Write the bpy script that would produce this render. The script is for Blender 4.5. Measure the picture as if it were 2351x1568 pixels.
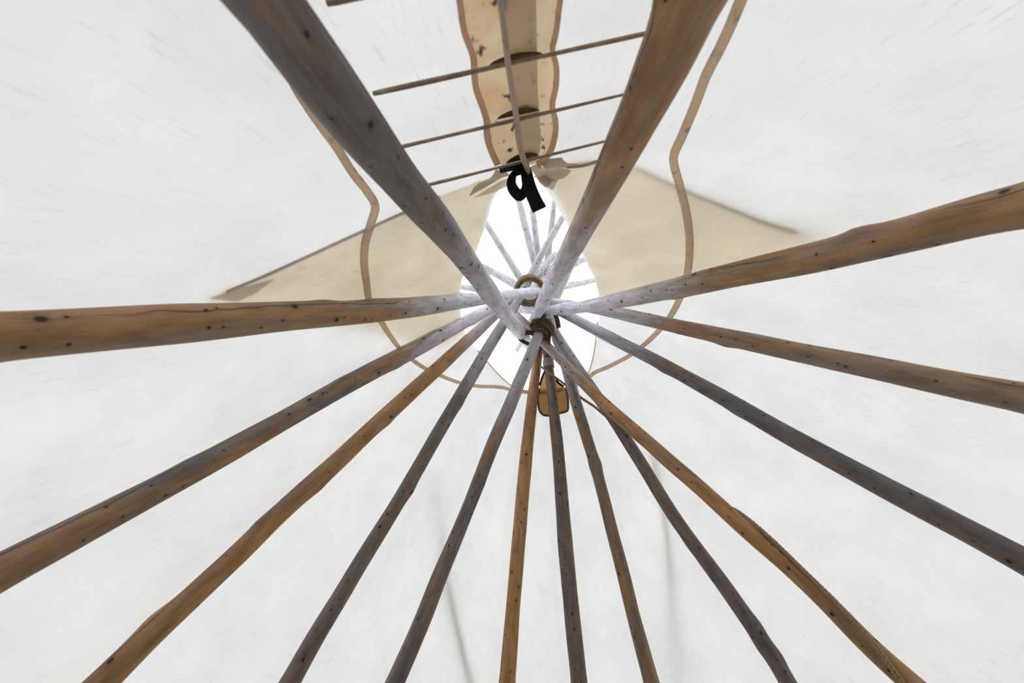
import bpy, bmesh, math, random
import numpy as np
from mathutils import Vector, Matrix, noise
from mathutils.geometry import delaunay_2d_cdt

for o in list(bpy.data.objects): bpy.data.objects.remove(o)
SC = bpy.context.scene
COL = SC.collection
RND = random.Random(7)

# ------------------------------------------------------------------ camera
# The tipi axis is world Z, the door side is -Y.  The camera stands near the door side,
# about a metre above the ground, looking up and back at the pole lashing.
W, H = 2351.0, 1568.0
LENS = 14.0
F = W * LENS / 36.0
HALF = math.radians(30.5)                 # half angle of the pole cone
APEX_Z = 4.4
def ray_cam(x, y): return np.array([(x - W/2)/F, -(y - H/2)/F, -1.0])
A_CAM = ray_cam(1238, 712) * 3.8          # cone apex seen from the camera
_tx, _ty = math.radians(1.0), math.radians(26.5)
DOWN = np.array([math.sin(_tx), -math.sin(_ty), 0.0]); DOWN[2] = math.sqrt(1 - DOWN[0]**2 - DOWN[1]**2)
ZW = -DOWN
YW = np.array([0.0, -1.0, 0.0]); YW = YW - ZW * (YW @ ZW); YW /= np.linalg.norm(YW)
XW = np.cross(YW, ZW)
R = np.array([XW, YW, ZW])
APEX = np.array([0, 0, APEX_Z])
CAM = R @ (-A_CAM) + APEX
def ray(x, y): return R @ ray_cam(x, y)   # world direction, one unit of camera depth long
def at(x, y, z): return CAM + ray(x, y) * z
def project(p):
    c = R.T @ (np.asarray(p) - CAM)
    return (W/2 + F*c[0]/-c[2], H/2 - F*c[1]/-c[2], -c[2])

cd = bpy.data.cameras.new('camera'); cam = bpy.data.objects.new('camera', cd); COL.objects.link(cam)
cd.lens = LENS; cd.sensor_width = 36; cd.sensor_fit = 'HORIZONTAL'; cd.clip_start = 0.02
cd.dof.use_dof = True; cd.dof.focus_distance = 3.6; cd.dof.aperture_fstop = 3.2
M4 = Matrix([[*R[0], CAM[0]], [*R[1], CAM[1]], [*R[2], CAM[2]], [0, 0, 0, 1]])
cam.matrix_world = M4
SC.camera = cam

# ------------------------------------------------------------------ overcast sky and exposure
wd = bpy.data.worlds.new('overcast_sky'); SC.world = wd; wd.use_nodes = True
bg = wd.node_tree.nodes['Background']
bg.inputs['Color'].default_value = (0.93, 0.95, 1.0, 1); bg.inputs['Strength'].default_value = 1.0
SC.view_settings.view_transform = 'Standard'; SC.view_settings.look = 'None'
SC.view_settings.gamma = 1.0; SC.view_settings.use_curve_mapping = False
SC.view_settings.exposure = 1.0
SC.cycles.max_bounces = 16; SC.cycles.diffuse_bounces = 10; SC.cycles.transmission_bounces = 12

# ------------------------------------------------------------------ materials
def new_mat(name):
    m = bpy.data.materials.new(name); m.use_nodes = True
    nt = m.node_tree; nt.nodes.clear()
    out = nt.nodes.new('ShaderNodeOutputMaterial')
    return m, nt, out
def N(nt, kind, **kw):
    n = nt.nodes.new(kind)
    for k, v in kw.items():
        if k.startswith('i_'): n.inputs[k[2:].replace('_', ' ')].default_value = v
        else: setattr(n, k, v)
    return n
def L(nt, a, b): nt.links.new(a, b)
def ramp(nt, fac, stops):
    r = nt.nodes.new('ShaderNodeValToRGB'); L(nt, fac, r.inputs[0])
    while len(r.color_ramp.elements) < len(stops): r.color_ramp.elements.new(0.5)
    for e, (p, c) in zip(r.color_ramp.elements, stops):
        e.position = p; e.color = (*c, 1) if len(c) == 3 else c
    return r.outputs[0]
def mix(nt, fac, a, b, mode='MIX'):
    m = nt.nodes.new('ShaderNodeMix'); m.data_type = 'RGBA'; m.blend_type = mode
    for sock, v in ((m.inputs[0], fac), (m.inputs[6], a), (m.inputs[7], b)):
        if hasattr(v, 'links'): L(nt, v, sock)
        elif isinstance(v, (tuple, list)): sock.default_value = (*v, 1) if len(v) == 3 else v
        else: sock.default_value = v
    return m.outputs[2]
def math_n(nt, op, a, b=0.0, clamp=False):
    m = nt.nodes.new('ShaderNodeMath'); m.operation = op; m.use_clamp = clamp
    for s, v in ((m.inputs[0], a), (m.inputs[1], b)):
        if hasattr(v, 'links'): L(nt, v, s)
        else: s.default_value = v
    return m.outputs[0]
def scaled(nt, vec, s, off=(0, 0, 0)):
    mp = nt.nodes.new('ShaderNodeMapping'); L(nt, vec, mp.inputs[0])
    mp.inputs['Scale'].default_value = s; mp.inputs['Location'].default_value = off
    return mp.outputs[0]
def noise_n(nt, vec, scale, detail=3, rough=0.5):
    n = N(nt, 'ShaderNodeTexNoise'); L(nt, vec, n.inputs['Vector'])
    n.inputs['Scale'].default_value = scale; n.inputs['Detail'].default_value = detail; n.inputs['Roughness'].default_value = rough
    return n.outputs['Fac']

def cloth_mat(name, col, trans, attr=True, streak=0.5, spots=0.0, warm=0.0, bump=0.25):
    """translucent cotton canvas: dirt streaks along the slope, weave, a little mildew"""
    m, nt, out = new_mat(name)
    if attr:
        a = N(nt, 'ShaderNodeAttribute', attribute_name='cc'); v = a.outputs['Vector']
    else:
        v = N(nt, 'ShaderNodeTexCoord').outputs['Object']
    c = col
    s1 = noise_n(nt, scaled(nt, v, (120, 11, 1)), 1.0, 4, 0.62)           # streaks: fine around, long down the slope
    s1 = ramp(nt, s1, [(0.58, (0, 0, 0)), (0.72, (1, 1, 1))])
    patch = noise_n(nt, scaled(nt, v, (1.6, 1.6, 1)), 1.0, 3, 0.5)
    patch = ramp(nt, patch, [(0.3, (0.2, 0.2, 0.2)), (0.65, (1, 1, 1))])
    f1 = math_n(nt, 'MULTIPLY', math_n(nt, 'MULTIPLY', s1, patch), streak)
    c1 = mix(nt, f1, c, tuple(x*0.66 for x in col))
    blot = noise_n(nt, scaled(nt, v, (3, 3, 1)), 1.0, 5, 0.6)
    blot = ramp(nt, blot, [(0.35, (0.90, 0.90, 0.90)), (0.7, (1.0, 1.0, 1.0))])
    c1 = mix(nt, 1.0, c1, blot, 'MULTIPLY')
    if warm:
        wn = noise_n(nt, scaled(nt, v, (5, 3, 1), (3, 1, 0)), 1.0, 4, 0.6)
        wf = ramp(nt, wn, [(0.45, (0, 0, 0)), (0.68, (warm, warm, warm))])
        c1 = mix(nt, wf, c1, (col[0]*0.9, col[1]*0.68, col[2]*0.4))
    if spots:
        sn = noise_n(nt, scaled(nt, v, (38, 22, 1)), 1.0, 2, 0.6)
        sf = ramp(nt, sn, [(0.60, (0, 0, 0)), (0.70, (spots, spots, spots))])
        c1 = mix(nt, sf, c1, (0.10, 0.085, 0.07))
    wv = noise_n(nt, scaled(nt, v, (420, 420, 1)), 1.0, 1, 0.5)
    rel = noise_n(nt, scaled(nt, v, (16, 3.0, 1)), 1.0, 4, 0.55)
    hgt = math_n(nt, 'ADD', math_n(nt, 'MULTIPLY', wv, 0.03), rel)
    b = N(nt, 'ShaderNodeBump', i_Strength=bump, i_Distance=0.01); L(nt, hgt, b.inputs['Height'])
    d = N(nt, 'ShaderNodeBsdfDiffuse'); t = N(nt, 'ShaderNodeBsdfTranslucent'); mx = N(nt, 'ShaderNodeMixShader')
    for n in (d, t): L(nt, c1, n.inputs['Color']); L(nt, b.outputs[0], n.inputs['Normal'])
    mx.inputs[0].default_value = trans
    L(nt, d.outputs[0], mx.inputs[1]); L(nt, t.outputs[0], mx.inputs[2]); L(nt, mx.outputs[0], out.inputs[0])
    return m

def wood_mat(name, brown, grey, greyness, knots=0.5, seed=0.0, dirt=0.5):
    m, nt, out = new_mat(name)
    v = N(nt, 'ShaderNodeAttribute', attribute_name='pc').outputs['Vector']
    w = N(nt, 'ShaderNodeAttribute', attribute_name='weather_light').outputs['Fac']
    off = (seed*3.1, seed*1.7, seed*5.3)
    # silvery weathering comes in long patches; w adds weathering outside plus painted skylight
    p = noise_n(nt, scaled(nt, v, (14, 14, 1.6), off), 1.0, 4, 0.55)
    g = math_n(nt, 'ADD', math_n(nt, 'MULTIPLY', math_n(nt, 'SUBTRACT', p, 0.5), 3.4), greyness)
    g = math_n(nt, 'ADD', g, math_n(nt, 'MULTIPLY', math_n(nt, 'POWER', w, 0.7), 1.4), True)
    gr = mix(nt, math_n(nt, 'POWER', w, 0.6), grey, (0.69, 0.68, 0.76))
    c = mix(nt, g, brown, gr)
    # streaky grain
    gn = noise_n(nt, scaled(nt, v, (130, 130, 5), off), 1.0, 4, 0.65)
    c = mix(nt, 1.0, c, ramp(nt, gn, [(0.25, (0.78, 0.78, 0.78)), (0.7, (1.12, 1.12, 1.12))]), 'MULTIPLY')
    bl = noise_n(nt, scaled(nt, v, (30, 30, 8), off), 1.0, 5, 0.6)
    c = mix(nt, 1.0, c, ramp(nt, bl, [(0.3, (0.66, 0.63, 0.6)), (0.6, (1.08, 1.08, 1.08))]), 'MULTIPLY')
    # a long drying crack wandering along the pole
    sep = N(nt, 'ShaderNodeSeparateXYZ'); L(nt, v, sep.inputs[0])
    wob = noise_n(nt, scaled(nt, v, (0.2, 0.2, 2.2), off), 1.0, 3, 0.6)
    ck = math_n(nt, 'ABSOLUTE', math_n(nt, 'ADD', sep.outputs[0], math_n(nt, 'MULTIPLY', math_n(nt, 'SUBTRACT', wob, 0.5), 0.09)))
    ckm = ramp(nt, ck, [(0.0, (1, 1, 1)), (0.0022, (0, 0, 0))])
    pm = noise_n(nt, scaled(nt, v, (0.1, 0.1, 1.3), (7+seed, 2, seed)), 1.0, 1, 0.5)
    ckm = math_n(nt, 'MULTIPLY', ckm, ramp(nt, pm, [(0.45, (0, 0, 0)), (0.55, (0.8, 0.8, 0.8))]))
    c = mix(nt, ckm, c, (0.02, 0.016, 0.014))
    # knots: sparse dark dots with a paler ring
    pa = N(nt, 'ShaderNodeAttribute', attribute_name='pa').outputs['Vector']
    vo = N(nt, 'ShaderNodeTexVoronoi', feature='F1', voronoi_dimensions='2D'); L(nt, scaled(nt, pa, (17, 13, 1), off), vo.inputs['Vector'])
    vo.inputs['Scale'].default_value = 1.0
    sc_ = N(nt, 'ShaderNodeSeparateColor'); L(nt, vo.outputs['Color'], sc_.inputs[0])
    keep = ramp(nt, sc_.outputs[0], [(1-knots-0.02, (0, 0, 0)), (1-knots, (1, 1, 1))])
    size = math_n(nt, 'ADD', math_n(nt, 'MULTIPLY', math_n(nt, 'POWER', sc_.outputs[1], 4.0), 0.12), 0.062)
    dd = math_n(nt, 'DIVIDE', vo.outputs['Distance'], size)
    kn = math_n(nt, 'MULTIPLY', ramp(nt, dd, [(0.55, (1, 1, 1)), (1.0, (0, 0, 0))]), keep)
    halo = math_n(nt, 'MULTIPLY', ramp(nt, math_n(nt, 'MULTIPLY', dd, 0.4), [(0.35, (0.5, 0.5, 0.5)), (1.0, (0, 0, 0))]), keep)
    c = mix(nt, math_n(nt, 'MULTIPLY', halo, dirt), c, (0.05, 0.035, 0.025))
    c = mix(nt, kn, c, (0.012, 0.010, 0.010))
    h = math_n(nt, 'ADD', math_n(nt, 'MULTIPLY', gn, 0.35), bl)
    h = math_n(nt, 'SUBTRACT', h, math_n(nt, 'ADD', math_n(nt, 'MULTIPLY', kn, 0.8), math_n(nt, 'MULTIPLY', ckm, 1.2)))
    b = N(nt, 'ShaderNodeBump', i_Strength=0.45, i_Distance=0.006); L(nt, h, b.inputs['Height'])
    bs = N(nt, 'ShaderNodeBsdfPrincipled'); L(nt, c, bs.inputs['Base Color']); L(nt, b.outputs[0], bs.inputs['Normal'])
    bs.inputs['Roughness'].default_value = 0.55; bs.inputs['Specular IOR Level'].default_value = 0.35
    L(nt, bs.outputs[0], out.inputs[0])
    return m

def plain_mat(name, col, rough=0.8, var=0.3, scale=(40, 40, 40), bump=0.3, spec=0.2):
    m, nt, out = new_mat(name)
    v = N(nt, 'ShaderNodeTexCoord').outputs['Object']
    n = noise_n(nt, scaled(nt, v, scale), 1.0, 4, 0.6)
    c = mix(nt, 1.0, col, ramp(nt, n, [(0.3, (1-var,)*3), (0.7, (1+var,)*3)]), 'MULTIPLY')
    b = N(nt, 'ShaderNodeBump', i_Strength=bump, i_Distance=0.004); L(nt, n, b.inputs['Height'])
    bs = N(nt, 'ShaderNodeBsdfPrincipled'); L(nt, c, bs.inputs['Base Color']); L(nt, b.outputs[0], bs.inputs['Normal'])
    bs.inputs['Roughness'].default_value = rough; bs.inputs['Specular IOR Level'].default_value = spec
    L(nt, bs.outputs[0], out.inputs[0])
    return m

M_COVER = cloth_mat('canvas_white', (0.90, 0.895, 0.875), 0.5, streak=0.55)
M_FLAP = cloth_mat('canvas_flap', (0.95, 0.84, 0.63), 0.68, streak=0.2, spots=0.35, warm=0.3)
M_LAP = cloth_mat('canvas_lap', (0.88, 0.74, 0.53), 0.6, streak=0.3, spots=1.0, warm=1.0)
M_HEM = cloth_mat('canvas_hem', (0.86, 0.71, 0.54), 0.5, streak=0.2, spots=0.3)
M_GREYCLOTH = cloth_mat('canvas_layered', (0.72, 0.63, 0.53), 0.5, streak=0.3, spots=0.3)
M_TAPE = cloth_mat('cotton_tape', (0.87, 0.76, 0.63), 0.5, streak=0.8, spots=0.35)
M_PATCH = cloth_mat('leather_patch', (0.55, 0.33, 0.14), 0.35, streak=0.4, spots=0.9)
M_PATCHHEM = plain_mat('patch_binding', (0.13, 0.095, 0.06))
M_SLIT = plain_mat('slit_shade', (0.13, 0.08, 0.038))  # dark brown standing in for shade in the seam gaps
M_ROPE = plain_mat('hemp_rope', (0.33, 0.245, 0.15), 0.9, 0.45, (160, 160, 160), 0.6)
M_DARKROPE = plain_mat('dark_hemp_rope', (0.12, 0.085, 0.055), 0.9, 0.5, (160, 160, 160), 0.6)
M_PIN = plain_mat('peeled_stick', (0.36, 0.28, 0.215), 0.7, 0.35, (30, 60, 30), 0.4)
M_BLACK = plain_mat('black_webbing', (0.004, 0.004, 0.006), 0.7, 0.3, (300, 300, 300), 0.3)
M_WIRE = plain_mat('pale_cord', (0.42, 0.40, 0.38), 0.6, 0.5, (200, 200, 200), 0.3)
M_EARTH = plain_mat('trodden_earth', (0.20, 0.155, 0.11), 0.95, 0.35, (3, 3, 3), 0.5)
M_GRASS = plain_mat('meadow', (0.13, 0.15, 0.07), 0.95, 0.4, (1.5, 1.5, 1.5), 0.5)

# ------------------------------------------------------------------ mesh helpers
def link(name, verts, faces, mat, parent=None, smooth=True, attrs=None):
    me = bpy.data.meshes.new(name)
    me.from_pydata([tuple(map(float, v)) for v in verts], [], [tuple(map(int, f)) for f in faces])
    me.update()
    if smooth: me.polygons.foreach_set('use_smooth', [True]*len(me.polygons))
    if attrs:
        for k, vals in attrs.items():
            vals = np.asarray(vals, dtype=np.float32)
            if vals.ndim == 2:
                a = me.attributes.new(k, 'FLOAT_VECTOR', 'POINT'); a.data.foreach_set('vector', vals.ravel())
            else:
                a = me.attributes.new(k, 'FLOAT', 'POINT'); a.data.foreach_set('value', vals)
    me.materials.append(mat)
    o = bpy.data.objects.new(name, me); COL.objects.link(o)
    if parent: o.parent = parent
    return o
def tag(o, label, cat=None, group=None, kind=None):
    if label: o['label'] = label
    if cat: o['category'] = cat
    if group: o['group'] = group
    if kind: o['kind'] = kind
    return o
def empty(name, loc=(0, 0, 0)):
    o = bpy.data.objects.new(name, None); COL.objects.link(o); o.location = loc; o.empty_display_size = 0.2
    return o
def norm(v): return v / (np.linalg.norm(v) + 1e-12)
def resample(P, n, extra=None):
    """smooth centripetal-ish resampling (Catmull-Rom) of a polyline, with extra columns carried along"""
    P = np.asarray(P, float)
    X = P if extra is None else np.hstack([P, np.asarray(extra, float).reshape(len(P), -1)])
    d = np.r_[0, np.cumsum(np.linalg.norm(np.diff(P, axis=0), axis=1))]
    t = np.linspace(0, d[-1], n); outp = []
    m = np.gradient(X, d, axis=0)
    for tt in t:
        i = min(max(np.searchsorted(d, tt) - 1, 0), len(d) - 2)
        h = d[i+1] - d[i]; u = (tt - d[i]) / h
        outp.append((2*u**3-3*u**2+1)*X[i] + (u**3-2*u**2+u)*h*m[i] + (-2*u**3+3*u**2)*X[i+1] + (u**3-u**2)*h*m[i+1])
    return np.array(outp)
def frames(P):
    T = np.gradient(P, axis=0); T /= np.linalg.norm(T, axis=1)[:, None]
    n0 = np.array([0, 0, 1.0]) if abs(T[0][2]) < 0.9 else np.array([1.0, 0, 0])
    n = norm(n0 - T[0]*(n0 @ T[0])); Ns = []
    for t in T:
        n = norm(n - t*(n @ t)); Ns.append(n)
    Ns = np.array(Ns); return T, Ns, np.cross(T, Ns)
def tube_data(P, rad, seg=10, cap=True):
    P = np.asarray(P, float); n = len(P); rad = np.broadcast_to(np.asarray(rad, float), (n,))
    T, A, B = frames(P); V = []; Fc = []
    th = np.linspace(0, 2*math.pi, seg, endpoint=False)
    for i in range(n):
        for a in th: V.append(P[i] + rad[i]*(math.cos(a)*A[i] + math.sin(a)*B[i]))
    for i in range(n-1):
        for k in range(seg):
            k2 = (k+1) % seg
            Fc.append((i*seg+k, i*seg+k2, (i+1)*seg+k2, (i+1)*seg+k))
    if cap:
        Fc.append(tuple(range(seg-1, -1, -1))); Fc.append(tuple((n-1)*seg+k for k in range(seg)))
    return V, Fc
def join(parts):
    V = []; Fc = []
    for v, f in parts:
        b = len(V); V += list(v); Fc += [tuple(i+b for i in q) for q in f]
    return V, Fc
def rope_data(P, rad, pitch=None, strands=3, seg=6):
    """laid rope: strands wound round the path"""
    P = np.asarray(P, float); pitch = pitch or rad*7
    Ls = np.r_[0, np.cumsum(np.linalg.norm(np.diff(P, axis=0), axis=1))]
    n = max(8, int(Ls[-1] / (pitch/8)))
    Q = resample(P, n); s = np.linspace(0, Ls[-1], n)
    T, A, B = frames(Q); parts = []
    for k in range(strands):
        a = 2*math.pi*(s/pitch + k/strands)
        S = Q + rad*0.5*(np.cos(a)[:, None]*A + np.sin(a)[:, None]*B)
        parts.append(tube_data(S, rad*0.56, seg))
    return join(parts)

# ------------------------------------------------------------------ poles: (pixel x, pixel y, width in pixels) from the visible foot to the tip
POLES = {
 'A': dict(t=(1194, 764, 3.400), p=[(615,0,159),(737,170,143),(811,272,125),(866,344,108),(922,415,92),(978,480,82),(1015,525,72),(1061,583,57),(1086,619,51),(1117,662,45),(1144,702,39),(1194,764,29),(1226,802,24)]),
 'B': dict(t=(1235, 715, 3.200), p=[(1586,0,143),(1543,98,129),(1487,223,107),(1436,326,92),(1403,393,76),(1363,473,64),(1343,512,57),(1310,576,52),(1275,636,40),(1253,679,32),(1225,738,23),(1187,803,9)]),
 'C': dict(t=(1235, 668, 3.345), p=[(0,773,116),(240,756,102),(459,740,84),(650,727,68),(800,718,58),(896,711,52),(972,703,45),(1049,692,38),(1113,685,28),(1160,678,23),(1235,668,21),(1300,658,14),(1366,643,11),(1392,637,10)]),
 'D': dict(t=(1256, 715, 3.321), p=[(2351,473,105),(2246,495,96),(2080,539,83),(1915,581,72),(1769,613,62),(1645,640,55),(1500,673,43),(1437,686,39),(1362,701,32),(1298,711,25),(1256,715,22),(1200,711,17),(1135,708,14)]),
 'E': dict(t=(1270, 693, 3.297), p=[(2351,914,71),(2205,886,62),(2039,851,55),(1873,817,48),(1707,782,40),(1500,738,31),(1437,722,28),(1390,713,25),(1300,697,21),(1215,688,17),(1075,660,13),(1040,655,12)]),
 'F': dict(t=(1160, 694, 3.200), p=[(0,1314,85),(238,1188,70),(497,1052,55),(650,965,46),(800,881,42),(867,845,40),(934,811,39),(1001,777,35),(1058,742,31),(1106,719,27),(1180,683,21),(1330,600,14),(1362,583,13)]),
 'G': dict(t=(1170, 690, 3.390), p=[(234,1568,65),(340,1461,57),(405,1405,53),(540,1280,48),(629,1190,45),(732,1098,42),(788,1047,40),(836,1000,38),(945,900,35),(1025,828,31),(1070,783,28),(1112,748,25),(1170,690,21),(1230,625,17),(1275,585,15)]),
 'H': dict(t=(1187, 700, 3.200), p=[(665,1568,46),(733,1449,41),(784,1366,38),(837,1275,35),(891,1192,33),(943,1105,31),(1002,1000,30),(1066,893,28),(1113,813,27),(1150,750,24),(1187,700,20),(1208,655,18),(1238,590,17),(1290,503,14),(1312,466,13)]),
 'I': dict(t=(1240, 760, 3.331), p=[(907,1568,43),(963,1442,38),(1011,1319,36),(1050,1228,33),(1087,1138,31),(1139,1000,31),(1159,960,31),(1184,899,29),(1205,844,27),(1226,795,25),(1233,775,23),(1251,735,20),(1280,680,18),(1306,620,15),(1330,572,14)]),
 'J': dict(t=(1247, 720, 3.890), p=[(1164,1568,38),(1178,1391,33),(1195,1190,31),(1212,1000,28),(1218,960,27),(1225,885,24),(1237,813,20),(1249,700,17),(1257,595,14),(1273,465,12),(1279,415,11)]),
 'K': dict(t=(1247, 715, 3.812), p=[(1330,1568,38),(1312,1400,36),(1298,1254,34),(1289,1135,30),(1279,1000,27),(1272,960,25),(1266,890,23),(1260,840,21),(1252,780,19),(1244,680,17),(1235,582,15),(1228,533,14),(1222,470,13),(1217,420,12)]),
 'L': dict(t=(1262, 722, 3.685), p=[(1496,1568,36),(1455,1418,31),(1423,1286,30),(1395,1179,27),(1370,1080,26),(1347,1000,26),(1331,960,26),(1312,885,25),(1295,830,23),(1270,745,20),(1243,660,18),(1228,605,17),(1213,547,16),(1189,455,15),(1178,410,14)]),
 'M': dict(t=(1248, 722, 3.568), p=[(1809,1568,37),(1765,1492,35),(1714,1418,35),(1651,1328,34),(1600,1259,31),(1541,1179,29),(1486,1085,28),(1432,1000,27),(1395,940,27),(1357,893,26),(1332,852,26),(1295,802,24),(1276,765,22),(1235,700,18),(1189,632,15),(1140,551,14),(1117,516,13),(1100,487,12)]),
 'N': dict(t=(1225, 762, 3.462), p=[(2090,1568,48),(1992,1482,44),(1906,1391,41),(1814,1303,38),(1711,1216,36),(1610,1121,34),(1532,1056,33),(1472,1000,31),(1420,960,30),(1371,912,27),(1322,860,25),(1280,818,22),(1247,789,20),(1204,737,18),(1160,700,15)]),
 'O': dict(t=(1260, 703, 3.612), p=[(2351,1288,60),(2216,1215,54),(2073,1142,50),(1940,1070,45),(1811,1000,41),(1730,955,38),(1640,900,34),(1545,850,30),(1500,822,29),(1450,803,29),(1392,768,27),(1340,744,24),(1297,722,20),(1230,685,18),(1182,651,17),(1145,630,19),(1112,613,16),(1085,602,14)]),
}
TANH = math.tan(HALF)
def pole_cone_depth(x, y):
    d = ray(x, y); prev = None
    for t in np.arange(0.1, 9, 0.02):
        p = CAM + d*t; g = math.hypot(p[0], p[1]) - (APEX_Z - p[2])*TANH
        if g > 0: return t
    return 3.0
def pole_points(spec):
    px = np.array(spec['p'], float); tx, ty, tz = spec['t']
    d = np.r_[0, np.cumsum(np.hypot(*np.diff(px[:, :2], axis=0).T))]
    t = np.linspace(0, d[-1], 48); px = np.stack([np.interp(t, d, px[:, c]) for c in range(3)], 1)
    for _ in range(5): px[1:-1] = 0.25*px[:-2] + 0.5*px[1:-1] + 0.25*px[2:]
    b = np.array(px[0][:2], float); zb = pole_cone_depth(*b)
    ch = np.array([tx, ty]) - b; cl = ch @ ch
    out, rad = [], []
    for x, y, w in px:
        u = ((np.array([x, y]) - b) @ ch) / cl
        iz = (1-u)/zb + u/tz
        z = 1/max(iz, 1/7.5)
        out.append(at(x, y, z)); rad.append(0.5*w*z/F)
    return np.array(out), np.array(rad)
POLE3D = {k: pole_points(s) for k, s in POLES.items()}

# ------------------------------------------------------------------ cover surface
COVER_APEX = APEX_Z + 0.115/math.sin(HALF)
PHI = sorted(math.atan2(*(POLE3D[k][0][1][[1, 0]])) for k in POLES)      # where the poles push the cloth out
def cover_k(phi):
    """between two poles the cloth pulls nearly flat"""
    n = len(PHI)
    for i in range(n):
        a = PHI[i]; b = PHI[(i+1) % n] + (2*math.pi if i == n-1 else 0)
        for q in (phi, phi + 2*math.pi):
            if a <= q <= b:
                h = 0.5*(b-a); 
                flat = math.cos(min(h, 0.5)) / math.cos(min(abs(q - 0.5*(a+b)), 0.5) if h <= 0.5 else (q-0.5*(a+b))*0.5/h)
                return 1 + 0.65*(flat-1)
    return 1.0
_KT = np.array([cover_k(a) for a in np.linspace(-math.pi, math.pi, 1441)])
_KT = np.convolve(np.r_[_KT[-9:], _KT, _KT[:9]], np.ones(9)/9, 'same')[9:-9]
def cover_r(phi, z):
    f = (phi + math.pi) / (2*math.pi) * 1440; i = int(f) % 1440; u = f - int(f)
    k = _KT[i]*(1-u) + _KT[i+1]*u
    rip = 0.006*noise.noise(Vector((math.cos(phi)*4, math.sin(phi)*4, z*0.9))) + 0.003*noise.noise(Vector((math.cos(phi)*13, math.sin(phi)*13, z*2.1)))
    return max(0.0, (COVER_APEX - z))*TANH*k + rip
def cover_depth(x, y):
    d = ray(x, y)
    def g(t):
        p = CAM + d*t; return math.hypot(p[0], p[1]) - cover_r(math.atan2(p[1], p[0]), p[2])
    t = 0.1
    while t < 9 and g(t) < 0: t += 0.04
    lo, hi = t-0.04, t
    for _ in range(18):
        m = 0.5*(lo+hi)
        if g(m) < 0: lo = m
        else: hi = m
    return 0.5*(lo+hi)
def out_normal(p):
    phi = math.atan2(p[1], p[0])
    return np.array([math.cos(phi)*math.cos(HALF), math.sin(phi)*math.cos(HALF), math.sin(HALF)])
def on_cover(x, y, off=0.0):
    """point of the cover seen at a pixel, lifted off along the cloth's outward normal"""
    p = at(x, y, cover_depth(x, y)); return p + out_normal(p)*off
def cloth_coord(p):
    phi = math.atan2(p[1], p[0]) + math.pi/2
    phi = (phi + math.pi) % (2*math.pi) - math.pi
    s = (COVER_APEX - p[2]) / math.cos(HALF)
    # developed cone: nearly constant streak direction down the slope
    return (phi * 1.6, s, 0.0)

# outline of the smoke hole, clockwise from the top (door side)
HOLE = [(1196,392),(1170,400),(1150,428),(1133,458),(1126,480),(1112,530),(1096,573),(1080,607),(1062,640),(1058,690),(1060,730),(1075,772),(1097,805),(1125,838),(1150,865),(1180,889),(1205,897),(1240,893),(1268,890),(1300,886),(1325,880),(1345,866),(1357,838),(1366,795),(1372,740),(1376,700),(1368,658),(1348,610),(1322,560),(1302,517),(1283,482),(1260,444),(1242,418),(1226,400)]
HOLE3 = [on_cover(x, y) for x, y in HOLE]
hp = sorted((math.atan2(p[1], p[0]), p[2]) for p in HOLE3)
hphi = np.array([a for a, _ in hp]); hz = np.array([b for _, b in hp])
hphi = np.r_[hphi[-1]-2*math.pi, hphi, hphi[0]+2*math.pi]; hz = np.r_[hz[-1], hz, hz[0]]
def top_z(phi): return float(np.interp(phi, hphi, hz))

# ------------------------------------------------------------------ ground
def disc(name, r0, r1, z, mat, label, n=96):
    V, Fc = [], []
    rings = np.linspace(r0, r1, 12)
    for r in rings:
        for k in range(n):
            a = 2*math.pi*k/n; V.append((r*math.cos(a), r*math.sin(a), z + 0.012*noise.noise(Vector((r*math.cos(a)*2, r*math.sin(a)*2, 1)))))
    for i in range(len(rings)-1):
        for k in range(n):
            Fc.append((i*n+k, (i+1)*n+k, (i+1)*n+(k+1) % n, i*n+(k+1) % n))
    o = link(name, V, Fc, mat); tag(o, label, kind='structure'); return o
disc('floor', 0.001, 2.9, -0.015, M_EARTH, 'bare trodden earth floor inside the tent')
disc('floor_meadow', 2.9, 60.0, -0.02, M_GRASS, 'grass meadow around the tent')

# ------------------------------------------------------------------ the cover
cover = tag(empty('tipi_cover', (0, 0, 0)), 'off-white cotton canvas cover stretched around the ring of poles', 'tent cover')
phis = sorted(set(list(np.linspace(-math.pi, math.pi, 420, endpoint=False)) + [float(a) for a in hphi[1:-1]]))
NR = 150; V, Fc, CC = [], [], []
for ph in phis:
    zt = top_z(ph)
    for j in range(NR):
        u = (j/(NR-1))**1.25
        z = zt + (0.04 - zt)*u
        r = cover_r(ph, z)
        p = np.array([r*math.cos(ph), r*math.sin(ph), z]); V.append(p); CC.append(cloth_coord(p))
n = len(phis)
CCa = np.array(CC).reshape(n, NR, 3)
for i in range(n):
    i2 = (i+1) % n
    for j in range(NR-1):
        Fc.append((i*NR+j, i*NR+j+1, i2*NR+j+1, i2*NR+j))
canvas = link('canvas', V, Fc, M_COVER, cover, attrs={'cc': CC})

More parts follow.
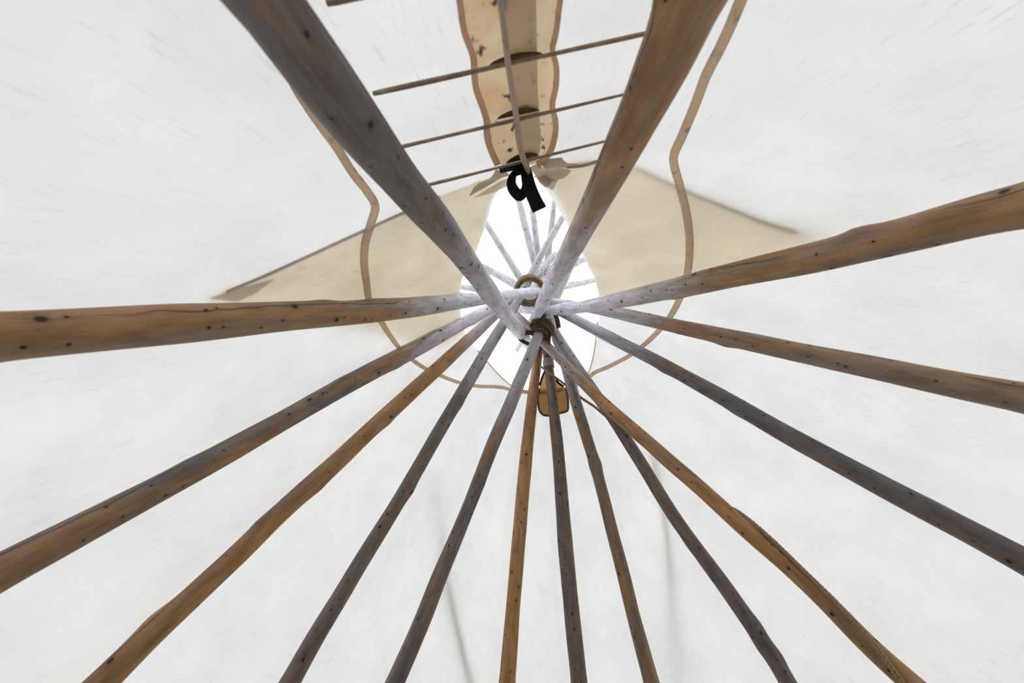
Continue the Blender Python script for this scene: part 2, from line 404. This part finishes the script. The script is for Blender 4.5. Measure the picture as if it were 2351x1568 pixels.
def poly_mesh(name, poly, off, mat, parent, step=14, jig=None, thick=0.0):
    """a piece of cloth that follows the cover: polygon given by pixels, laid on the cover at an offset"""
    P = [Vector(q) for q in poly]
    dense = []
    for i in range(len(P)):
        a, b = P[i], P[(i+1) % len(P)]; m = max(1, int((b-a).length/step))
        for k in range(m): dense.append(a.lerp(b, k/m))
    nb = len(dense); edges = [(i, (i+1) % nb) for i in range(nb)]
    xs = [p.x for p in dense]; ys = [p.y for p in dense]
    def inside(x, y):
        c = False; j = nb-1
        for i in range(nb):
            if (dense[i].y > y) != (dense[j].y > y) and x < (dense[j].x-dense[i].x)*(y-dense[i].y)/(dense[j].y-dense[i].y)+dense[i].x: c = not c
            j = i
        return c
    pts = list(dense)
    y = min(ys)+step*0.5; row = 0
    while y < max(ys):
        x = min(xs) + (step*0.5 if row % 2 else step)
        while x < max(xs):
            if inside(x, y) and min((p.x-x)**2+(p.y-y)**2 for p in dense) > (0.45*step)**2: pts.append(Vector((x, y)))
            x += step
        y += step; row += 1
    vo, eo, fo, *_ = delaunay_2d_cdt(pts, edges, [list(range(nb))], 2, 1e-4)
    V3, cc = [], []
    for q in vo:
        o_ = off(q.x, q.y) if callable(off) else off
        p = on_cover(q.x, q.y, o_); V3.append(p); cc.append(cloth_coord(p))
    o = link(name, V3, fo, mat, parent, attrs={'cc': cc})
    return o
def strip_mesh(name, path, width, off, mat, parent=None, n=None, lift=0.0, thick=0.0025):
    """a flat tape following the cover: pixel path, pixel width (number or list)"""
    path = np.asarray(path, float); wd_ = np.broadcast_to(np.asarray(width, float), (len(path),))
    ln = np.sum(np.linalg.norm(np.diff(path, axis=0), axis=1)); n = n or max(6, int(ln/10))
    Q = resample(path, n, wd_); T = np.gradient(Q[:, :2], axis=0); T /= np.linalg.norm(T, axis=1)[:, None]
    V, Fc, cc = [], [], []
    K = 4
    for i in range(n):
        nx, ny = -T[i][1], T[i][0]
        for side in (0, 1):
            for k in range(K+1):
                f = (k/K - 0.5)
                x = Q[i][0] + nx*Q[i][2]*f; y = Q[i][1] + ny*Q[i][2]*f
                o_ = off(x, y) if callable(off) else off
                p = on_cover(x, y, o_ - (thick if side else 0) - lift*(1-(2*f)**2)*(1 if side else 0)); V.append(p); cc.append(cloth_coord(p))
    S = 2*(K+1)
    for i in range(n-1):
        a, b = i*S, (i+1)*S
        for k in range(K):
            Fc.append((a+k, a+k+1, b+k+1, b+k)); Fc.append((a+K+1+k, b+K+1+k, b+K+2+k, a+K+2+k))
        Fc.append((a, b, b+K+1, a+K+1)); Fc.append((a+K, a+2*K+1, b+2*K+1, b+K))
    for a in (0, (n-1)*S):
        for k in range(K): Fc.append((a+k, a+K+1+k, a+K+2+k, a+k+1))
    return link(name, V, Fc, mat, parent, attrs={'cc': cc})

# smoke flaps lie folded back on the outside of the cover and shade it
flapL = [(1168,396),(1090,420),(1010,452),(930,486),(700,591),(475,687),(600,716),(760,738),(880,768),(960,788),(1030,790),(1066,762),(1057,725),(1056,690),(1060,640),(1080,600),(1106,545),(1121,478),(1140,436)]
flapR = [(1222,391),(1262,384),(1330,372),(1400,366),(1462,384),(1600,448),(1760,512),(1905,552),(1800,585),(1650,640),(1500,690),(1420,712),(1380,722),(1379,700),(1371,656),(1351,606),(1325,556),(1303,503),(1288,468),(1266,432),(1244,408)]
fl = poly_mesh('smoke_flap', flapL, lambda x, y: 0.006 + 0.03*max(0, (y-640)/100), M_FLAP, cover, 22)
fl['label'] = 'beige smoke flap folded over the canvas, left of the opening'
fr = poly_mesh('smoke_flap', flapR, lambda x, y: 0.012 + 0.05*max(0, min(1, (x-1450)/400)), M_FLAP, cover, 22)
fr['label'] = 'beige smoke flap folded over the canvas, right of the opening'
w1 = poly_mesh('flap_corner_fold', [(478,686),(545,662),(632,640),(590,672),(545,694)], 0.003, M_GREYCLOTH, cover, 14)
strip_mesh('flap_hem', [(1010,452),(930,487),(820,537),(700,592),(600,637),(520,670)], 7, 0.004, M_GREYCLOTH, cover)
strip_mesh('flap_hem', [(1462,386),(1530,418),(1600,450),(1680,482),(1760,514),(1830,534)], [5,6,8,10,12,12], 0.02, M_GREYCLOTH, cover)

# ---- door-side seam: the two edges overlap and are pinned together with sticks
lapL = [(1000,-300),(1032,-240),(1022,-190),(1045,-120),(1038,-60),(1047,0),(1056,60),(1079,131),(1080,162),(1084,194),(1100,240),(1109,272),(1109,302),(1118,336),(1134,372)]
lapR = [(1310,-300),(1296,-240),(1302,-190),(1286,-120),(1296,-60),(1289,0),(1280,70),(1273,104),(1282,143),(1281,190),(1273,235),(1281,274),(1277,316),(1267,345),(1240,372)]
poly_mesh('front_lap', lapL + [(1180,382)] + lapR[::-1], -0.004, M_LAP, cover, 16)
strip_mesh('lap_hem', [(x+7, y) for x, y in lapL], 15, -0.008, M_HEM, cover)
strip_mesh('lap_hem', [(x-6, y) for x, y in lapR], 13, -0.008, M_HEM, cover)
poly_mesh('lap_inner_layer', [(1120,-300),(1140,-60),(1151,0),(1160,80),(1172,190),(1186,265),(1200,330),(1212,368),(1234,362),(1241,316),(1236,240),(1233,190),(1231,90),(1229,0),(1226,-60),(1240,-300)], -0.010, M_GREYCLOTH, cover, 14)
fe = strip_mesh('lap_free_edge', [(1105,-300),(1128,-120),(1145,0),(1158,104),(1175,210),(1191,315),(1212,374)], [17,16,15,14,14,14,9], -0.045, M_GREYCLOTH, cover, lift=0.012)
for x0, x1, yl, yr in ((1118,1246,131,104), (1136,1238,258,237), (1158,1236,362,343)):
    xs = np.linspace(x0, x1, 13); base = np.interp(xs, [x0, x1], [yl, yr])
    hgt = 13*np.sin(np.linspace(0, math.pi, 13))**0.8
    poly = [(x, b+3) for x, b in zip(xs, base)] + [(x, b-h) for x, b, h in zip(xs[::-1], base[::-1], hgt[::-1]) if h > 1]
    poly_mesh('slit_shade_patch', poly, -0.016, M_SLIT, cover, 8)  # shade in the puckered gap above each stick, painted as a dark patch
# gathered cloth where the lap ends below the smoke hole
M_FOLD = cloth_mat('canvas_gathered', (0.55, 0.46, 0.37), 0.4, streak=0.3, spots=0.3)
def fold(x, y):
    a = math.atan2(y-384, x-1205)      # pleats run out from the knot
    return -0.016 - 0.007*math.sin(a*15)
poly_mesh('gathered_fold', [(1074,441),(1088,422),(1104,408),(1136,381),(1160,384),(1176,392),(1148,403),(1116,420)], fold, M_FOLD, cover, 6)
poly_mesh('gathered_fold', [(1083,440),(1116,421),(1150,404),(1176,393),(1166,406),(1130,424)], lambda x, y: fold(x, y)-0.006, M_GREYCLOTH, cover, 6)
poly_mesh('gathered_fold', [(1240,366),(1258,355),(1288,347),(1298,354),(1312,361),(1342,373),(1308,377),(1268,374)], lambda x, y: fold(x, y)-0.004, M_FOLD, cover, 6)
poly_mesh('gathered_fold', [(1214,377),(1236,368),(1268,375),(1312,382),(1290,396),(1280,408),(1266,424),(1252,415),(1236,402),(1224,390)], fold, M_GREYCLOTH, cover, 6)
poly_mesh('gathered_fold', [(1222,386),(1250,384),(1276,392),(1262,408),(1250,410),(1236,400)], lambda x, y: fold(x, y)-0.010, M_FOLD, cover, 6)
strip_mesh('gathered_fold', [(1300,376),(1340,372),(1374,362)], [6, 7, 6], -0.01, M_GREYCLOTH, cover)

# ---- reinforcing tape sewn around the smoke hole
tape = [(655,-40),(652,60),(656,130),(676,192),(700,232),(730,277),(770,332),(811,397),(842,437),(860,469),(851,509),(837,558),(835,603),(840,647),(846,687),(858,715),(877,742),(890,763),(915,797),(949,828),(978,847),(1010,862),(1056,879),(1100,887),(1134,888),(1154,890),(1168,894),(1202,900),(1236,902),(1280,898),(1299,893),(1326,883),(1340,873),(1355,864),(1365,856),(1389,846),(1423,829),(1445,817),(1475,795),(1510,762),(1540,725),(1558,692),(1578,630),(1584,560),(1575,480),(1560,420),(1547,356),(1565,312),(1596,237),(1623,165),(1650,112),(1677,54),(1699,0),(1735,-80)]
def tw(x, y): return float(np.interp(y, [0, 300, 600, 700, 800, 900], [27, 21, 18, 15, 10, 7.5]))
strip_mesh('reinforcing_tape', tape, [tw(*q) for q in tape], -0.003, M_TAPE, cover, n=330)
# rolled hem of the hole at the back
def hem_tube(pts):
    P = np.array([on_cover(x, y) for x, y in pts]); return tube_data(resample(P, 40), 0.0065, 8)
v, f = hem_tube([(1097,805),(1125,838),(1150,865),(1180,889),(1205,897),(1240,893)])
link('hole_hem', v, f, M_TAPE, cover)
v, f = hem_tube([(1300,886),(1325,880),(1345,866),(1357,838),(1366,795),(1372,740)])
link('hole_hem', v, f, M_TAPE, cover)

# ---- tie patch at the back of the smoke hole
pp = [(1237,892),(1243,872),(1250,854),(1258,862),(1276,875),(1293,888),(1300,893),(1302,912),(1307,936),(1304,943),(1285,951),(1260,956),(1248,955),(1241,950),(1235,926)]
tie = poly_mesh('tie_patch', pp, -0.006, M_PATCH, cover, 8)
tie['label'] = 'brown leather patch at the back of the smoke hole'
strip_mesh('patch_binding', [(1301,894),(1305,930),(1304,942),(1285,950),(1260,955),(1248,954),(1241,948),(1235,926),(1237,895)], 4.5, -0.009, M_PATCHHEM, tie, n=70)
strip_mesh('patch_strap', [(1238,888),(1243,872),(1250,856),(1253,848)], 4.5, -0.02, M_BLACK, tie)
strip_mesh('patch_strap', [(1276,874),(1284,882),(1295,890)], 5, -0.02, M_BLACK, tie)

# ------------------------------------------------------------------ poles
BR = (0.205, 0.120, 0.055); GR = (0.105, 0.098, 0.098); BR2 = (0.235, 0.133, 0.053); DK = (0.13, 0.082, 0.045)
STYLE = {   # brown, grey, greyness, knots
 'A': (BR, GR, 1.0, 0.30), 'B': (BR, (0.15,0.12,0.10), 0.30, 0.35), 'C': (BR, (0.16,0.14,0.125), 0.25, 0.35),
 'D': (BR, (0.15,0.125,0.11), 0.25, 0.40), 'E': (BR, (0.15,0.135,0.125), 0.65, 0.35), 'F': (BR, GR, 0.6, 0.35),
 'G': (BR2, (0.14,0.10,0.06), 0.05, 0.35), 'H': (DK, (0.115,0.105,0.10), 0.85, 0.35), 'I': (BR, GR, 0.80, 0.35),
 'J': (BR2, (0.13,0.08,0.05), 0.05, 0.40), 'K': (DK, (0.10,0.085,0.078), 0.75, 0.60), 'L': (BR, (0.12,0.10,0.085), 0.75, 0.35),
 'M': (DK, (0.105,0.09,0.09), 0.9, 0.35), 'N': (BR2, (0.13,0.10,0.075), 0.15, 0.35), 'O': (DK, (0.085,0.085,0.09), 0.9, 0.35),
}
LABELS = {
 'A': 'thick grey weathered pole coming from the upper left, in front of the lacing sticks',
 'B': 'thick brown pole coming from the upper right, in front of the lacing sticks',
 'C': 'stout brown pole running level from the left edge to the lashing',
 'D': 'stout brown pole running from the right edge below the right smoke flap',
 'E': 'grey-brown pole on the right, next below the stout pole under the smoke flap',
 'F': 'brown pole with grey streaks on the left, next below the level left pole',
 'G': 'orange-brown pole reaching the bottom edge near the lower left corner',
 'H': 'dull grey-brown pole at lower left, right of the orange-brown corner pole',
 'I': 'cracked grey-blue pole below the rope lashing, tied with the lower rope',
 'J': 'slim orange-brown pole hanging straight down left of the leather patch',
 'K': 'dark knotty pole in front of the leather patch, wrapped with pale cord',
 'L': 'grey-brown pole just right of the leather patch',
 'M': 'dark grey pole crossing behind the brown pole with the rope',
 'N': 'brown pole with a rope running along it, toward the lower right',
 'O': 'dark blue-grey pole ending at the right edge in the lower right',
}
# start height and length of paling: weathering plus skylight near the hole, painted in
BLEACH_AND_LIGHT = dict(A=(2.1,1.1), B=(2.15,1.0), C=(2.45,0.85), D=(2.5,0.85), E=(2.9,1.1), F=(2.75,0.85), G=(3.1,1.2), H=(3.1,1.6), I=(3.1,1.9), J=(4.3,1.8), K=(4.1,1.6), L=(3.4,1.8), M=(3.3,1.8), N=(3.3,1.7), O=(3.1,1.6))
def build_pole(key, idx):
    P, r = POLE3D[key]
    rs = np.random.RandomState(idx+3)
    # carry the pole on down to the ground beyond the frame
    d = norm(P[0] - P[2]); t = (P[0][2] + 0.01) / -d[2]
    P = np.vstack([P[0] + d*t, P[0] + d*t*0.5, P]); r0 = r[0]
    r = np.r_[min(r0*1.18, 0.062), min(r0*1.08, 0.06), r]
    k = np.array([1, 2, 1])/4
    rsm = r.copy(); rsm[1:-1] = 0.25*r[:-2] + 0.5*r[1:-1] + 0.25*r[2:]
    ln = np.sum(np.linalg.norm(np.diff(P, axis=0), axis=1)); n = int(ln/0.022)
    Q = resample(P, n, rsm); C, rad = Q[:, :3], Q[:, 3]
    s = np.linspace(0, ln, n); T, A, B = frames(C); SEG = 28
    th = np.linspace(0, 2*math.pi, SEG, endpoint=False)
    # knots: little swellings
    kn = [(rs.uniform(0, ln), rs.uniform(0, 2*math.pi), rs.uniform(0.1, 0.22)) for _ in range(int(ln*3.2))]
    V, pc, we, Fc, pa = [], [], [], [], []
    for i in range(n):
        bend = 0.06*noise.noise(Vector((idx*7.3, s[i]*1.6, 0.0)))
        for a in th:
            q = 1 + bend*0.6 + 0.07*noise.noise(Vector((math.cos(a)*1.3, math.sin(a)*1.3, s[i]*4 + idx*11)))
            for ks, ka, kh in kn:
                ds = (s[i]-ks)/0.05
                if abs(ds) < 2:
                    da = ((a-ka+math.pi) % (2*math.pi) - math.pi)/0.5
                    q += kh*math.exp(-ds*ds-da*da)
            p = C[i] + rad[i]*q*(math.cos(a)*A[i] + math.sin(a)*B[i]); V.append(p)
            pa.append((a*0.045, s[i], 0.0)); pc.append((rad[i]*math.cos(a), rad[i]*math.sin(a), s[i]))
            # paler upward: weathered tips, plus skylight around the hole put into the colour
            we.append(min(1, max(0, (C[i][2]-BLEACH_AND_LIGHT[key][0])/BLEACH_AND_LIGHT[key][1])))
    for i in range(n-1):
        for k2 in range(SEG):
            k3 = (k2+1) % SEG; Fc.append((i*SEG+k2, i*SEG+k3, (i+1)*SEG+k3, (i+1)*SEG+k2))
    Fc.append(tuple(range(SEG-1, -1, -1))); Fc.append(tuple((n-1)*SEG+k2 for k2 in range(SEG)))
    b, g, gn, kn_ = STYLE[key]; b = tuple(1.75*x for x in b); g = tuple(1.5*x for x in g)
    m = wood_mat('pole_wood_'+key.lower(), b, g, gn, kn_+0.15, seed=idx*1.37)
    o = link('tipi_pole', V, Fc, m, attrs={'pc': pc, 'pa': pa, 'weather_light': we})
    tag(o, LABELS[key], 'pole', 'poles of the tipi frame')
    return o
for i, k in enumerate(POLES): build_pole(k, i)

# ------------------------------------------------------------------ lacing sticks of the door-side seam
def stick(name, x0, y0, x1, y1, off, rad, label, mat=M_PIN):
    n = 40; P = []
    a, b = on_cover(x0, y0, off), on_cover(x1, y1, off)
    for i in range(n):
        u = i/(n-1); p = on_cover(x0+(x1-x0)*u, y0+(y1-y0)*u, off)
        q = a + (b-a)*u; P.append(0.75*p + 0.25*q)
    P = np.array(P); rr = rad*(1 + 0.10*np.sin(np.linspace(0, 9, n)+x0) - 0.25*np.linspace(0, 1, n))
    rr[0] *= 0.8; rr[-1] *= 0.7
    v, f = tube_data(P, rr, 12)
    o = link(name, v, f, mat); tag(o, label, 'stick', 'lacing sticks of the front seam'); return o
stick('lacing_pin', 848, 191, 1500, 46, -0.024, 0.0050, 'top lacing stick, widest of the three fully seen across the front seam')
stick('lacing_pin', 895, 322, 1452, 190, -0.024, 0.0048, 'middle lacing stick across the front seam')
stick('lacing_pin', 962, 412, 1400, 303, -0.024, 0.0046, 'lacing stick nearest the black strap across the front seam')
stick('lacing_pin', 740, -24, 1560, -204, -0.024, 0.0060, 'lacing stick whose end just shows at the top edge beside the grey pole')

# ------------------------------------------------------------------ outer smoke flap poles, seen as soft shadows through the cloth
def outer_pole(path, rad, label):
    P = np.array([on_cover(x, y, o_ + rad) for x, y, o_ in path]); Q = resample(P, 60)
    v, f = tube_data(Q, np.linspace(rad, rad*0.7, 60), 14)
    o = link('smoke_flap_pole', v, f, M_PIN); tag(o, label, 'pole', 'smoke flap poles outside the cover')
outer_pole([(1150,1850,0.03),(1085,1590,0.014),(1050,1440,0.008),(1028,1330,0.016),(1012,1200,0.05),(1000,1080,0.11)], 0.018, 'thin pole outside the cloth, shadow at bottom left of centre')
outer_pole([(1572,1850,0.10),(1560,1600,0.06),(1546,1430,0.035),(1532,1250,0.012),(1516,1130,0.010),(1497,1040,0.02)], 0.015, 'thin pole outside the cloth, shadow between the lower right poles')

# ------------------------------------------------------------------ ropes
def pole_axis(key, x, y):
    """point and direction of a pole near a pixel"""
    P, r = POLE3D[key]; d = [np.hypot(*(np.array(project(p)[:2])-(x, y))) for p in P]; i = int(np.argmin(d)); i = min(max(i, 1), len(P)-2)
    return P[i], norm(P[i+1]-P[i-1]), r[i]
def coil(center, axis, ra, rb, turns, pitch, rad, start=0.0, wob=0.006, seed=1):
    rs = np.random.RandomState(seed); axis = norm(axis); u = norm(np.cross(axis, (0.3, 0.2, 1))); w = np.cross(axis, u); P = []
    n = int(turns*22)
    for i in range(n+1):
        a = start + 2*math.pi*turns*i/n; h = pitch*(turns*i/n - turns/2)
        k = 1 + wob*8*noise.noise(Vector((a*0.7, seed, 0)))
        P.append(center + axis*(h + wob*noise.noise(Vector((a, 3, seed)))) + u*ra*k*math.cos(a) + w*rb*k*math.sin(a))
    return rope_data(P, rad)
c1, ax1, r1 = pole_axis('I', 1237, 768)
parts = [coil(c1 + ax1*0.03, ax1, r1+0.024, r1+0.024, 5, 0.027, 0.0165, 0.4, 0.012, 2), coil(c1 + ax1*0.04, ax1, r1+0.05, r1+0.045, 3, 0.024, 0.015, 1.4, 0.016, 12)]
parts.append(coil(at(1226, 778, 3.38), norm(ax1 + np.array([0, 0, 0.6])), 0.125, 0.08, 2, 0.022, 0.011, 1.0, 0.010, 5))
v, f = join(parts); o = link('lashing_rope', v, f, M_DARKROPE)
tag(o, 'dark hemp rope wound around the grey-blue pole at the lower lashing', 'rope')
up = np.array([0.02, 0.1, 1.0])
v, f = join([coil(at(1216, 668, 3.37), up, 0.124, 0.120, 3, 0.026, 0.0135, 0.0, 0.006, 9), coil(at(1216, 668, 3.375), up, 0.100, 0.096, 3, 0.026, 0.0135, 0.7, 0.006, 13)])
o = link('lashing_rope', v, f, M_ROPE); tag(o, 'tan hemp rope looped around the pole tops above the level left pole', 'rope')
# loose ends hanging right of the lashing
v, f = join([rope_data([at(1273, 690, 3.45), at(1264, 720, 3.42), at(1263, 760, 3.32), at(1261, 792, 3.30)], 0.011),])
o = link('rope_end', v, f, M_DARKROPE); tag(o, 'dark rope hanging straight down beside the lower lashing', 'rope')
v, f = join([rope_data([at(1273, 718, 3.34), at(1279, 733, 3.34), at(1283, 752, 3.36)], 0.020, strands=4)])
o = link('rope_end', v, f, M_DARKROPE); tag(o, 'frayed short rope end hanging right of the lower lashing', 'rope')
# anchor rope slanting past the patch and along the brown pole
def along_pole(key, x, y, side):
    P, r = POLE3D[key]; xs = np.array([project(p)[:2] for p in P])
    d = np.hypot(xs[:, 0]-x, xs[:, 1]-y); i = int(np.argmin(d)); z = project(P[i])[2]; return at(x, y, z + side)
v, f = rope_data([at(1243,842,3.46), at(1262,857,3.38), at(1288,876,3.36), at(1312,895,3.34), at(1340,917,3.22), at(1368,936,3.13), at(1384,950,3.11), at(1430,982,3.0)], 0.0105, pitch=0.05)
o = link('twisted_rope', v, f, M_ROPE); tag(o, 'thin twisted rope slanting down right from behind the patch pole', 'rope')
NP = [(1660,1160,0.09),(1690,1172,0.03),(1769,1236,0.0),(1838,1303,-0.01),(1927,1390,-0.03),(1997,1466,-0.052),(2058,1548,-0.058),(2125,1640,-0.058)]
P3, R3 = POLE3D['N']; zx = [project(p) for p in P3]
xs_ = [q[0] for q in zx][::-1]; zs_ = [q[2] for q in zx][::-1]
v, f = rope_data([at(x, y, float(np.interp(x, xs_, zs_)) + s_) for x, y, s_ in NP], 0.0115, pitch=0.055)
o = link('anchor_rope', v, f, M_ROPE); tag(o, 'hemp rope lying along the brown pole toward the lower right corner', 'rope')
# pale cord on the knotty pole
c2, ax2, r2 = pole_axis('K', 1261, 836)
v, f = coil(c2, ax2, r2+0.004, r2+0.004, 7, 0.0115, 0.0055, 0.0, 0.004, 4)
o = link('pole_cord', v, f, M_WIRE); tag(o, 'pale thin cord wrapped around the dark knotty pole', 'cord')

# ------------------------------------------------------------------ black strap tied at the front of the smoke hole
strap = tag(empty('webbing_strap', tuple(on_cover(1200, 384, -0.03))), 'black webbing strap knotted at the front of the smoke hole', 'strap')
ZS = cover_depth(1198, 388)
def ribbon(name, path, width, ridges=0.0, thick=0.004, follow=False):
    path = np.array(path, float); ln = np.sum(np.linalg.norm(np.diff(path[:, :2], axis=0), axis=1)); n = max(16, int(ln/2.2))
    Q = resample(path[:, :2], n, np.c_[path[:, 2], np.broadcast_to(np.asarray(width, float), (len(path),))])
    T = np.gradient(Q[:, :2], axis=0); T /= np.linalg.norm(T, axis=1)[:, None]; V, Fc = [], []
    for i in range(n):
        nx, ny = -T[i][1], T[i][0]; rd = ridges*math.sin(i*1.5)
        for (f_, dz) in ((-.5, 0), (0, 0.002), (.5, 0), (.5, thick), (0, thick+0.002), (-.5, thick)):
            x, y = Q[i][0]+nx*Q[i][3]*f_, Q[i][1]+ny*Q[i][3]*f_
            V.append(at(x, y, (cover_depth(x, y) if follow else ZS) + Q[i][2] + dz + rd))
    for i in range(n-1):
        for k in range(6): Fc.append((i*6+k, i*6+(k+1) % 6, (i+1)*6+(k+1) % 6, (i+1)*6+k))
    Fc.append((5, 4, 3, 2, 1, 0)); Fc.append(tuple((n-1)*6+k for k in range(6)))
    o = link(name, V, Fc, M_BLACK, smooth=False); o.parent = strap; o.matrix_parent_inverse = Matrix.Translation(-strap.location); return o
ribbon('strap_band', [(1147,392,-0.035),(1160,388,-0.045),(1185,382,-0.055),(1213,376,-0.05)], [12,15,18,20], 0.005, follow=True)
ribbon('strap_knot', [(1182,398,-0.065),(1198,388,-0.078),(1216,384,-0.065)], [16,26,22])
ribbon('strap_loop', [(1204,394,-0.06),(1188,394,-0.062),(1176,407,-0.066),(1174,424,-0.076),(1183,441,-0.086),(1194,449,-0.09),(1203,438,-0.085),(1206,420,-0.07),(1204,395,-0.06)], [14,14,18,22,26,26,18,15,14])
ribbon('strap_tail', [(1206,386,-0.072),(1210,405,-0.082),(1216,430,-0.092),(1226,455,-0.102),(1238,480,-0.112)], [24,28,31,32,33])
ribbon('strap_end_fold', [(1234,471,-0.117),(1239,482,-0.119)], [34,34])
